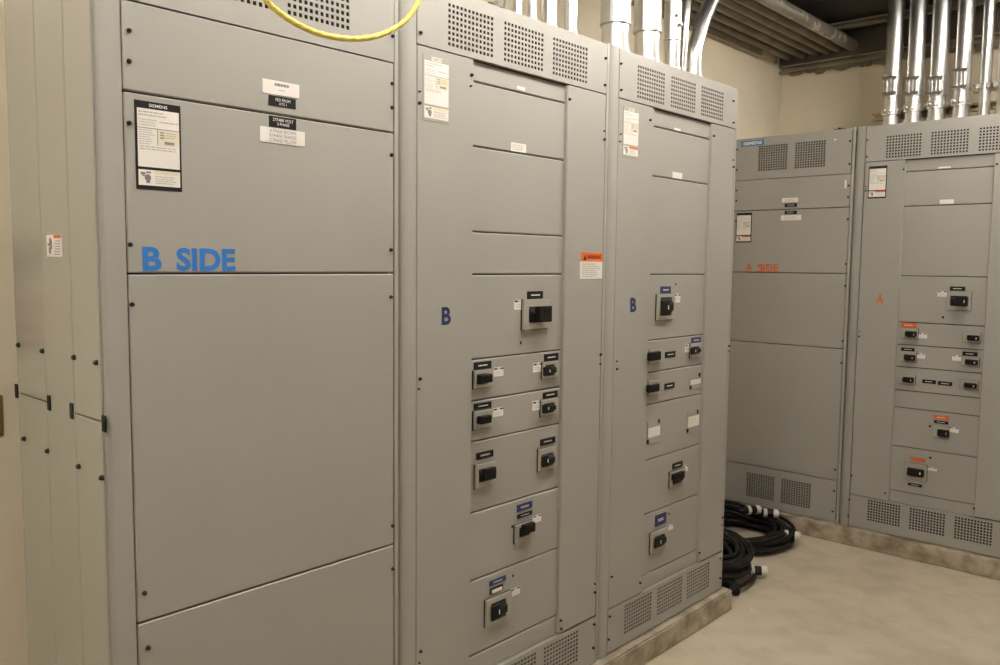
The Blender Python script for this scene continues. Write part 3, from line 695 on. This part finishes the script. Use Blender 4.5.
# housekeeping pads
def pad(name, label, x0, x1, y0, y1):
    bm = bmesh.new(); add_box(bm, x0, x1, y0, y1, 0, PAD-.0005)
    es = [e for e in bm.edges]; bmesh.ops.bevel(bm, geom=es, offset=.006, segments=2, affect='EDGES')
    bmesh.ops.subdivide_edges(bm, edges=[e for e in bm.edges if e.calc_length() > .5], cuts=24)
    for v in bm.verts:
        if v.co.z > .05: v.co += Vector((random.uniform(-1,1), random.uniform(-1,1), 0))*.0015
    o = finish(bm, name, M['curb']); return tag(o, label, 'concrete pad')
pad('equipment_pad', 'stained concrete pad under the three near sections', -.11, 2.7376, -.0387, YW-.002)
pad('equipment_pad', 'raised concrete pad running along the far wall under the A SIDE sections', XA-.0434, XW-.002, -1.45, YW-.002)

# ================================================================== conduits above the near row
def fit(name, label, px0, px1, y, prof, top=ZC_-.002, group='conduits above the near row', band=None, bolts=None, base=True, bend=None):
    """a vertical conduit whose axis stands at depth y behind the front; prof lists couplings as (z0, z1, factor)"""
    pass

def conduit(label, x, y, r, couplings, group, zb=HT, top=ZC_-.002, path=None, name='conduit'):
    root = thing(name, label, 'conduit', (x, y, zb), 0, group)
    bm = bmesh.new()
    pts = [(0,0,0.0),(0,0,top-zb)] if path is None else [Vector(p)-Vector((x,y,zb)) for p in path]
    add_tube(bm, pts, r, 28); finish(bm, 'pipe', M['galv'], root, True)
    # locknut / hub at the cabinet top
    bm = bmesh.new(); add_lathe(bm, [(r*1.28,0),(r*1.28,.018),(r*1.12,.022),(r*1.10,.045)], (0,0,0), seg=28, caps=True); finish(bm, 'hub', M['galv'], root)
    for z0, z1, kf in couplings:
        bm = bmesh.new()
        h = z1-z0
        add_lathe(bm, [(r*1.01,0),(r*kf,.002),(r*(kf+.05),.003),(r*(kf+.05),.008),(r*kf,.010),(r*kf,h-.010),(r*(kf+.05),h-.008),(r*(kf+.05),h-.003),(r*kf,h-.002),(r*1.01,h)], (0,0,z0-zb), seg=28)
        for ang in (2.2, 4.4):
            ax = Vector((math.cos(ang), -abs(math.sin(ang)), 0)); add_lathe(bm, [(.008,0),(.008,.020),(.005,.022)], Vector((0,0,(z0+z1)/2-zb+.02*(1 if ang<3 else -1)))+ax*r*kf*.96, ax, 8)
        finish(bm, 'coupling', M['galv'], root, False)
    return root

def axis_x(px, y): 
    return on(px, 40, 1, y).x
GB = 'galvanised conduits rising from the near row'
yb = .20
def zat(px, py, y): return on(px, py, 1, y).z
for (l, r_, y, lab, cps) in (
    (601.4, 628.6, .13, 'left one of two thick galvanised conduits above the near row', ((HT+.05, None, 26),)),
    (634.4, 659.6, .13, 'right one of two thick galvanised conduits above the near row', ((HT+.05, None, 34),)),
    (664, 680.6, .13, 'medium galvanised conduit with two coupling rings, right of the thick pair', ((HT+.05, None, 42),))):
    xl, xr = axis_x(l, y), axis_x(r_, y); cx = (xl+xr)/2
    w_ = (Vector((cx, y, 2.5))-CAM).dot(FW); rad = (r_-l)/FPX*w_/2
    zc = zat((l+r_)/2, cps[0][2], y)
    couplings = [(zc, zc+.30, 1.10)]
    if l > 660: couplings = [(zc, zc+.16, 1.06), (zc+.17, zc+.30, 1.06)]
    conduit(lab, cx, y, rad, couplings, GB)
for (l, r_, y, lab) in ((541, 556.5, .13, 'slim galvanised conduit on the middle section, left one of a bright pair'), (564.5, 577, .13, 'slim galvanised conduit on the middle section, right one of a bright pair'),
                        (527, 536.5, .24, 'thin conduit rising just left of the bright pair on the middle section'), (512, 522, .26, 'thin conduit rising beside the cable connectors on the middle section')):
    cx = (axis_x(l, y)+axis_x(r_, y))/2; w_ = (Vector((cx, y, 2.5))-CAM).dot(FW); rad = (r_-l)/FPX*w_/2
    conduit(lab, cx, y, rad, [(HT+.02, HT+.09, 1.12)] if l < 540 else [], GB)
# bent conduit at the end of the row and the thin one behind it
p0 = on(694, 66, 1, .085); cx = p0.x
w_ = (p0-CAM).dot(FW); rad = 15.5/FPX*w_/2
pth = [(cx,.085,HT)]
for (px, py) in ((694.5,55),(697.5,40),(703,20),(711.5,0)):
    q = on(px, py, 1, .085); pth.append((q.x, .085, q.z))
e = Vector(pth[-1]); d_ = (e-Vector(pth[-2])).normalized()
pth += [tuple(e+d_*.14), tuple(e+d_*.30+Vector((.05,0,0)))]
conduit('bent galvanised conduit curving toward the ceiling pipes at the end of the near row', cx, .085, rad, [], GB, path=spline(pth, 8))
p0 = on(681, 62, 1, .20); q = on(687, 0, 1, .20)
conduit('slim conduit half hidden between the medium conduit and the bent one', p0.x, .20, .020, [], GB, path=spline([(p0.x,.20,HT),((p0.x*2+q.x)/3,.20,2.48),(q.x,.20,q.z),(q.x+.08,.20,q.z+.24)], 8))
# cable connector block on top of the middle section
p = on(505, 6, 1, .16)
root = thing('cable_fitting', 'bright cast cable fitting lying on top of the middle section', 'cable fitting', (p.x-.08, .16, HT))
bm = bmesh.new(); add_lathe(bm, [(.028,0),(.034,.004),(.034,.03),(.028,.034),(.028,.06),(.036,.062),(.036,.09),(.024,.092),(.024,.13)], (0,0,.036), Vector((1,.25,0)), 12); finish(bm, 'fitting_body', M['galv'], root)
bm = bmesh.new(); add_lathe(bm, [(.008,0),(.008,.03),(.012,.031),(.012,.038)], (.03,-.01,.065), Vector((0,-.2,1)), 8); add_lathe(bm, [(.008,0),(.008,.03),(.012,.031),(.012,.038)], (.08,0,.065), Vector((0,-.2,1)), 8); finish(bm, 'clamp_screw', M['galv'], root)

# ================================================================== conduits above the far row
GA = 'galvanised conduits rising from the far row'
XC = XA+.26
words_ = ('first galvanised conduit from the room corner above the A SIDE row', 'second galvanised conduit from the room corner above the far row', 'third galvanised conduit from the room corner above the far row',
          'fourth galvanised conduit from the room corner, last of the four with tall couplings', 'slim galvanised conduit held by a strap, right of the four with tall couplings', 'slim galvanised conduit at the right edge of the photo above the far row')
for k, (l, r_) in enumerate(((883.6,899.6),(905.4,922),(928.4,945.4),(953,969.4),(978.4,989.6),(996,1008))):
    a, b = on(l, 110, 0, XC), on(r_, 110, 0, XC); cy = (a.y+b.y)/2
    w_ = (Vector((XC, cy, 2.5))-CAM).dot(FW); rad = (r_-l)/FPX*w_/2
    z0, z1 = on((l+r_)/2, 97-.0*k, 0, XC).z, on((l+r_)/2, 77, 0, XC).z
    if k == 3: z0, z1 = on(961, 91, 0, XC).z, on(961, 69, 0, XC).z
    rad *= .97
    root = conduit(words_[k], XC, cy, rad, [], GA)
    bm = bmesh.new()
    if k < 4:
        # bolted split coupling with a window-shaped clamp on its front
        add_lathe(bm, [(rad*1.01,z0-HT),(rad*1.08,z0-HT+.002),(rad*1.08,z1-HT-.002),(rad*1.01,z1-HT)], (0,0,0), seg=24)
        t = Vector((CAM.x-XC, CAM.y-cy, 0)).normalized(); t = Vector((t.x*math.cos(-.35)-t.y*math.sin(-.35), t.x*math.sin(-.35)+t.y*math.cos(-.35), 0)); sdir = Vector((-t.y, t.x, 0))
        for sg in (-1, 1):
            c = t*rad*1.06 + sdir*sg*rad*.42
            q = bmesh.ops.create_cube(bm, size=1.0)['verts']
            m_ = Matrix((( sdir.x*.008, t.x*.016, 0, c.x), (sdir.y*.008, t.y*.016, 0, c.y), (0,0,(z1-z0)*.86,(z0+z1)/2-HT), (0,0,0,1)))
            for v in q: v.co = m_ @ v.co
        for zz in (z0-HT+.014, z1-HT-.014):
            add_lathe(bm, [(.0085,0),(.0085,.05)], t*rad*1.12 - sdir*.025 + Vector((0,0,zz)), sdir, 8)
            for sg in (-1, 1): add_lathe(bm, [(.009,0),(.009,.014)], t*rad*1.12 + sdir*sg*.030*(1) - sdir*.007 + Vector((0,0,zz)), sdir, 6)
        finish(bm, 'split_coupling', M['galv'], root)
        bm = bmesh.new()
        zc = on((l+r_)/2, 112 - k*3.2, 0, XC).z - HT
        add_lathe(bm, [(rad*1.02,zc-.022),(rad*1.16,zc-.020),(rad*1.16,zc+.020),(rad*1.02,zc+.022)], (0,0,0), seg=20)
        for ang in (-.45, .25): 
            ax = Vector((t.x*math.cos(ang)-t.y*math.sin(ang), t.x*math.sin(ang)+t.y*math.cos(ang), 0)); add_lathe(bm, [(.012,0),(.012,.014),(.007,.016)], ax*rad*1.12+Vector((0,0,zc)), ax, 8)
        finish(bm, 'clamp_band', M['galv'], root)
    else:
        zc = on(l+5, 87-2*(k-4), 0, XC).z-HT
        add_lathe(bm, [(rad*1.02,zc-.010),(rad*1.10,zc-.010),(rad*1.10,zc+.012),(rad*1.02,zc+.012)], (0,0,0), seg=20)
        for sy in (-1,1): add_box(bm, -rad*.9-.012, -rad*.3, sy*rad*.8-.008, sy*rad*.8+.014, zc-.012, zc+.018, .002)
        finish(bm, 'strap', M['galv'], root)
# strut rails the conduits are strapped to
def channel(name, label, x0, x1, y0, y1, z0, z1, m, cat='strut', group=None, slots=True, axis='y'):
    root = thing(name, label, cat, (x0, y0, z0), 0, group)
    X, Y, Z = x1-x0, y1-y0, z1-z0; t = min(.004, X*.2, Z*.2)
    bm = bmesh.new()
    if axis == 'y':
        add_box(bm, X-t, X, 0, Y, 0, Z); add_box(bm, 0, X-t, 0, Y, Z-t, Z); add_box(bm, 0, X-t, 0, Y, 0, t)
        add_box(bm, 0, t, 0, Y, Z-t-.008, Z-t); add_box(bm, 0, t, 0, Y, t, t+.008)
    else:
        add_box(bm, 0, X, 0, Y, 0, t); add_box(bm, 0, X, 0, t, t, Z); add_box(bm, 0, X, Y-t, Y, t, Z)
    finish(bm, 'rail', m, root); return root
zr = on(918, 111.5, 0, XC+.09).z
r1 = channel('strut_rail', 'zinc strut rail behind the four thick conduits of the far row', XC+.075, XC+.116, on(1030,105,0,XC+.09).y, on(873,115,0,XC+.09).y, zr-.030, zr+.012, M['gold'])
r2 = channel('strut_rail', 'short upper zinc strut rail behind the two slim conduits of the far row', XC+.055, XC+.096, on(1040,85,0,XC+.09).y, on(974.5,88,0,XC+.09).y, on(985,90,0,XC+.09).z-.012, on(985,90,0,XC+.09).z+.030, M['gold'])

# ================================================================== pipe bank, ledger and hangers under the ceiling
GP = 'horizontal pipes under the ceiling'
ys = [on(px, py, 2, 3.0).y for px, py in ((856.5,48.5),(844.5,52),(834,54.5),(824,57),(813,60),(801,62.5),(788,65))]
rs = (.036, .031, .031, .031, .031, .031, .028)
wl = ('large pipe with pale scuffs, outermost of the horizontal pipes under the ceiling', 'second horizontal ceiling pipe counted from the scuffed one', 'third horizontal ceiling pipe counted from the scuffed one',
      'fourth horizontal ceiling pipe counted from the scuffed one', 'fifth horizontal ceiling pipe counted from the scuffed one', 'sixth horizontal ceiling pipe, next to the one along the wall', 'horizontal ceiling pipe closest to the cream wall')
for k, (y, r) in enumerate(zip(ys, rs)):
    bm = bmesh.new(); add_tube(bm, [(.9,y,3.0+r*.2),(XW-.052,y,3.0+r*.2)], r, 20)
    if k == 0:
        for xx in (1.9, 3.0, 4.5): add_lathe(bm, [(r,0),(r*1.07,.002),(r*1.07,.07),(r,.072)], (xx,y,3.0+r*.2), Vector((1,0,0)), 20)
    o = finish(bm, 'ceiling_pipe', M['galv_scuff'] if k == 0 else M['galv_dull'], None, True); tag(o, wl[k], 'pipe', GP)
root = channel('wall_ledger', 'long dusty steel channel fixed along the far wall below the ceiling pipes', XW-.055, XW-.004, -2.2, YW-.004, 2.900, 2.948, M['ledger'], 'steel channel')
bm = bmesh.new()
yy = -2.2
while yy < YW-.05:
    L_ = random.uniform(.03,.09); hgt = random.uniform(.008,.028)
    r = bmesh.ops.create_icosphere(bm, subdivisions=2, radius=1.0)['verts']
    for v in r:
        n = 1+.25*math.sin(9*v.co.x+yy*7)+.2*math.sin(11*v.co.z+yy*5)
        v.co = Vector((.030+v.co.x*.018*n, (yy+2.2)+v.co.y*L_*.7*n, -.004-hgt*.3+v.co.z*hgt*n))
    yy += L_*1.1
finish(bm, 'sealant', M['sealant'], root, True)
struct(box('trim_1', XW-.05, XW-.001, -2.6, YW-.003, 2.952, ZC_-.002, M['dark_band']))  # dark band along the far wall above the ledger
channel('hanger_strut', 'steel trapeze strut crossing above the ledger near the far wall', 4.56, 4.601, -2.0, YW-.06, 3.075, 3.116, M['ledger'], 'strut')
channel('wall_strut', 'steel strut along the cream wall beneath the pipe bank', 1.3, 4.40, YW-.045, YW-.003, 2.945, 2.985, M['ledger'], 'strut', axis='x')
bm = bmesh.new(); add_lathe(bm, [(.005,0),(.005,ZC_-2.95)], (4.66,YW-.02,2.95), seg=8); add_lathe(bm, [(.011,0),(.011,.010)], (4.66,YW-.02,2.955), seg=6)
tag(finish(bm, 'threaded_rod', M['ledger']), 'thin threaded hanger rod in the ceiling corner above the ledger', 'rod')
# ================================================================== yellow cable hanging in front
yc = -.28
ctl = [(252,-38),(259,-14),(268,2),(282,14.5),(300,25.5),(320,33.8),(345,38.6),(365,38.2),(385,33.2),(403,22.5),(414,9.5),(421,-6),(425,-30)]
P_ = [on(a, b, 1, yc) for a, b in ctl]
P_ = [Vector((P_[0].x-.06, yc, ZC_-.003)), Vector((P_[0].x-.04, yc, 2.75))] + P_ + [Vector((P_[-1].x+.03, yc, 2.75)), Vector((P_[-1].x+.05, yc, ZC_-.003))]
bm = bmesh.new(); pp = spline(P_, 24); add_tube(bm, pp, .0062, 12, twist=.55, lobes=.07)
tag(finish(bm, 'yellow_cable', M['yellow'], None, True), 'twisted yellow cable drooping in a loop in front of the upper left vents', 'cable')

# ================================================================== coiled cables on the floor
def coil(label, cx, cy, rx, ry, turns, tr, zfun, connectors, seed, spread=.16):
    rnd = random.Random(seed)
    root = thing('cable_coil', label, 'cable', (cx, cy, 0), 0, 'black cable coils on the floor')
    pts = []; n = turns*40
    kr = [rnd.uniform(1-spread, 1+spread*.45) for _ in range(turns+2)]
    kz = [rnd.random() for _ in range(turns+2)]
    ox = [rnd.uniform(-.03,.03) for _ in range(turns+2)]; oy = [rnd.uniform(-.03,.03) for _ in range(turns+2)]
    for i in range(n+1):
        t = i/40; a = 2*PI*t; k = int(t); f = t-k; f = f*f*(3-2*f)
        L = lambda v: v[k]*(1-f)+v[k+1]*f
        q = L(kr)
        x = rx*q*math.cos(a)+L(ox); y = ry*q*math.sin(a)+L(oy)
        z = tr + zfun(a)*L(kz) + .004*math.sin(5*a+k)
        pts.append((x, y, max(tr*1.02, z)))
    bm = bmesh.new(); add_tube(bm, pts, tr, 8); finish(bm, 'cable', M['rubber'], root, True)
    for (p, d) in connectors:
        d = Vector(d).normalized(); p = Vector(p)-Vector((cx, cy, 0))
        bm = bmesh.new(); add_lathe(bm, [(.010,-.085),(.013,-.05),(.021,-.040),(.023,-.022),(.0235,.030),(.020,.032)], p, d, 14); finish(bm, 'connector_boot', M['rubber'], root, True)
        for h0, h1 in ((-.030,-.006),(.026,.058)):
            bm = bmesh.new(); add_lathe(bm, [(.018,h0),(.0265,h0+.002),(.0265,h1-.006),(.022,h1),(.010,h1+.001)], p, d, 16)
            c2 = finish(bm, 'connector_plug', M['plug_white'], root); c2['label'] = 'white plug end'
    return root
def plug(a, b, z):
    p, q = on(*a, 2, z), on(*b, 2, z); d = q-p; d.z = 0; d.normalize()
    d = (d*.55 + RT*.85).normalized(); d.z = 0
    return ((p+q)/2, d.normalized())
nc = coil('coil of black cable nearest the near row, one white plug on its right', 2.985, .215, .215, .170, 26, .0105, lambda a: .19+.04*math.sin(a), 
     [plug((750,570),(761,571),.045)], 3, .42)
for k, (px, py, a) in enumerate(((2.915,.035,-2.6),(2.945,.055,-2.2),(2.875,.045,-1.9))):
    bm = bmesh.new(); add_lathe(bm, [(.010,-.05),(.014,-.025),(.021,-.018),(.023,.025),(.018,.028)], (px-2.985,py-.215,.024+.03*(k==2)), Vector((math.cos(a),math.sin(a),.05)), 12); finish(bm, 'black_plug', M['rubber'], nc, True)
coil('large coil of black cable in front of the A SIDE section with three white plugs', 3.685, .40, .285, .265, 24, .0105, lambda a: .085+.075*max(0, math.sin(a-.1)), 
     [plug((783,532.5),(797,538),.075), plug((762,512),(775,514),.125), plug((745,512.5),(757,507.5),.15)], 5, .26)
# ================================================================== devices on the wall left of the row
def mirror(px, py):   # where a thing seen reflected in the glossy side stands
    p = on(px, py, 1, YW-.03); return Vector((2*(sx-.006)-p.x, p.y, p.z))
a, b = mirror(21,296), mirror(43.6,345)
x0, x1 = sorted((a.x, b.x)); z0, z1 = sorted((a.z, b.z))
root = thing('fire_alarm_box', 'red alarm pull box on the cream wall, mirrored in the glossy side', 'alarm box', ((x0+x1)/2, YW, z0))
w = (x1-x0)/2; h = z1-z0
bm = bmesh.new(); add_box(bm, -w, w, -.045, .0015, 0, h, .005); finish(bm, 'alarm_body', M['red'], root)
bm = bmesh.new(); add_box(bm, -w*.85, w*.85, -.056, -.044, h*.45, h*.62, .003); finish(bm, 'pull_handle', M['white'], root)
a, b = mirror(14,236), mirror(41,276)
x0, x1 = sorted((a.x, b.x)); z0, z1 = sorted((a.z, b.z))
root = thing('alarm_strobe', 'grey alarm strobe with amber lens on the cream wall above the red box', 'strobe', ((x0+x1)/2, YW, z0))
w = (x1-x0)/2; h = z1-z0
bm = bmesh.new(); add_box(bm, -w, w, -.035, .0015, 0, h, .006); finish(bm, 'strobe_body', M['bezel'], root)
bm = bmesh.new(); add_lathe(bm, [(w*.5,0),(w*.5,.02),(w*.35,.035),(w*.1,.042)], (-w*.25,-.034,h*.55), Vector((0,-1,0)), 20); finish(bm, 'strobe_lens', M['amber'], root, True)
pt, pb2 = on(2.6,395,1,YW-.006), on(3.4,436,1,YW-.006)
root = thing('switch_plate', 'brass edged beige switch plate on the cream wall beside the row', 'switch plate', (pt.x-.075, YW, pb2.z))
h = pt.z-pb2.z
bm = bmesh.new(); add_box(bm, -.075, .075, -.006, .0015, 0, h, .002); finish(bm, 'plate', M['brass'], root)
bm = bmesh.new(); add_box(bm, -.067, .067, -.009, -.005, .007, h-.007, .002); finish(bm, 'plate_face', M['plate'], root)
for k in (-1, 0, 1):
    bm = bmesh.new(); add_box(bm, k*.042-.008, k*.042+.008, -.016, -.008, h*.38, h*.62, .002); finish(bm, 'switch_toggle', M['white'], root)

# ================================================================== lamps of the room (ceiling strips over the aisle, plus one added at the left)
def lamp_mat(power, color):
    m = bpy.data.materials.new('fluorescent_tube'); m.use_nodes = True; b = m.node_tree.nodes['Principled BSDF']
    b.inputs['Base Color'].default_value = (.9,.9,.9,1); b.inputs['Emission Color'].default_value = (*color,1); b.inputs['Emission Strength'].default_value = power
    return m
def strip(x, y, z, L, power, label, rz=0.0, color=(1,.93,.835)):
    root = thing('strip_light', label, 'light', (x, y, z), rz, 'fluorescent strips over the aisle')
    bm = bmesh.new(); add_prism(bm, [(-.14,.0),(-.05,.055),(.05,.055),(.14,0),(.134,-.003),(.045,.048),(-.045,.048),(-.134,-.003)], 0, -L/2, L/2)
    bmesh.ops.recalc_face_normals(bm, faces=bm.faces[:]); finish(bm, 'reflector', M['fixture'], root)
    bm = bmesh.new()
    for sx_ in (-L*.35, L*.35): add_lathe(bm, [(.004,.055),(.004,ZC_-z)], (sx_,0,0), seg=8)
    finish(bm, 'hanger', M['strut'], root)
    lm = lamp_mat(power, color)
    for k in (-1, 1):
        bm = bmesh.new(); add_lathe(bm, [(.008,-L*.49),(.019,-L*.485),(.019,L*.485),(.008,L*.49)], (0,k*.055,-.012), Vector((1,0,0)), 12); finish(bm, 'lamp_tube', lm, root, True)
strip(1.20, -.66, 2.95, 2.4, 46, 'long white strip light hung over the aisle in front of the near row')
strip(3.45, -1.0, 3.06, 1.2, 66, 'short white strip light hung near the far row')
strip(-1.45, -.80, 2.93, 1.2, 118, 'unseen strip light added to brighten the left end of the near row')  # added lamp, brightens the side panels and the wall at left
strip(1.2, -3.6, 2.93, 2.4, 12, 'long white strip light hung over the aisle behind the camera')

w = bpy.data.worlds.new('World'); bpy.context.scene.world = w; w.use_nodes = True
w.node_tree.nodes['Background'].inputs[0].default_value = (.05,.045,.04,1)

# ================================================================== camera
cd = bpy.data.cameras.new('camera'); co = bpy.data.objects.new('camera', cd); col.objects.link(co)
cd.sensor_fit = 'HORIZONTAL'; cd.sensor_width = 36; cd.lens = 36*FPX/1000; cd.clip_start = .02
mw = Matrix(((RT.x, UP.x, -FW.x, CAM.x), (RT.y, UP.y, -FW.y, CAM.y), (RT.z, UP.z, -FW.z, CAM.z), (0,0,0,1)))
co.matrix_world = mw
sc = bpy.context.scene; sc.camera = co
vs = sc.view_settings; sc.display_settings.display_device = 'sRGB'
vs.view_transform = 'Standard'; vs.look = 'None'; vs.exposure = 0.0; vs.gamma = 1.0; vs.use_curve_mapping = False
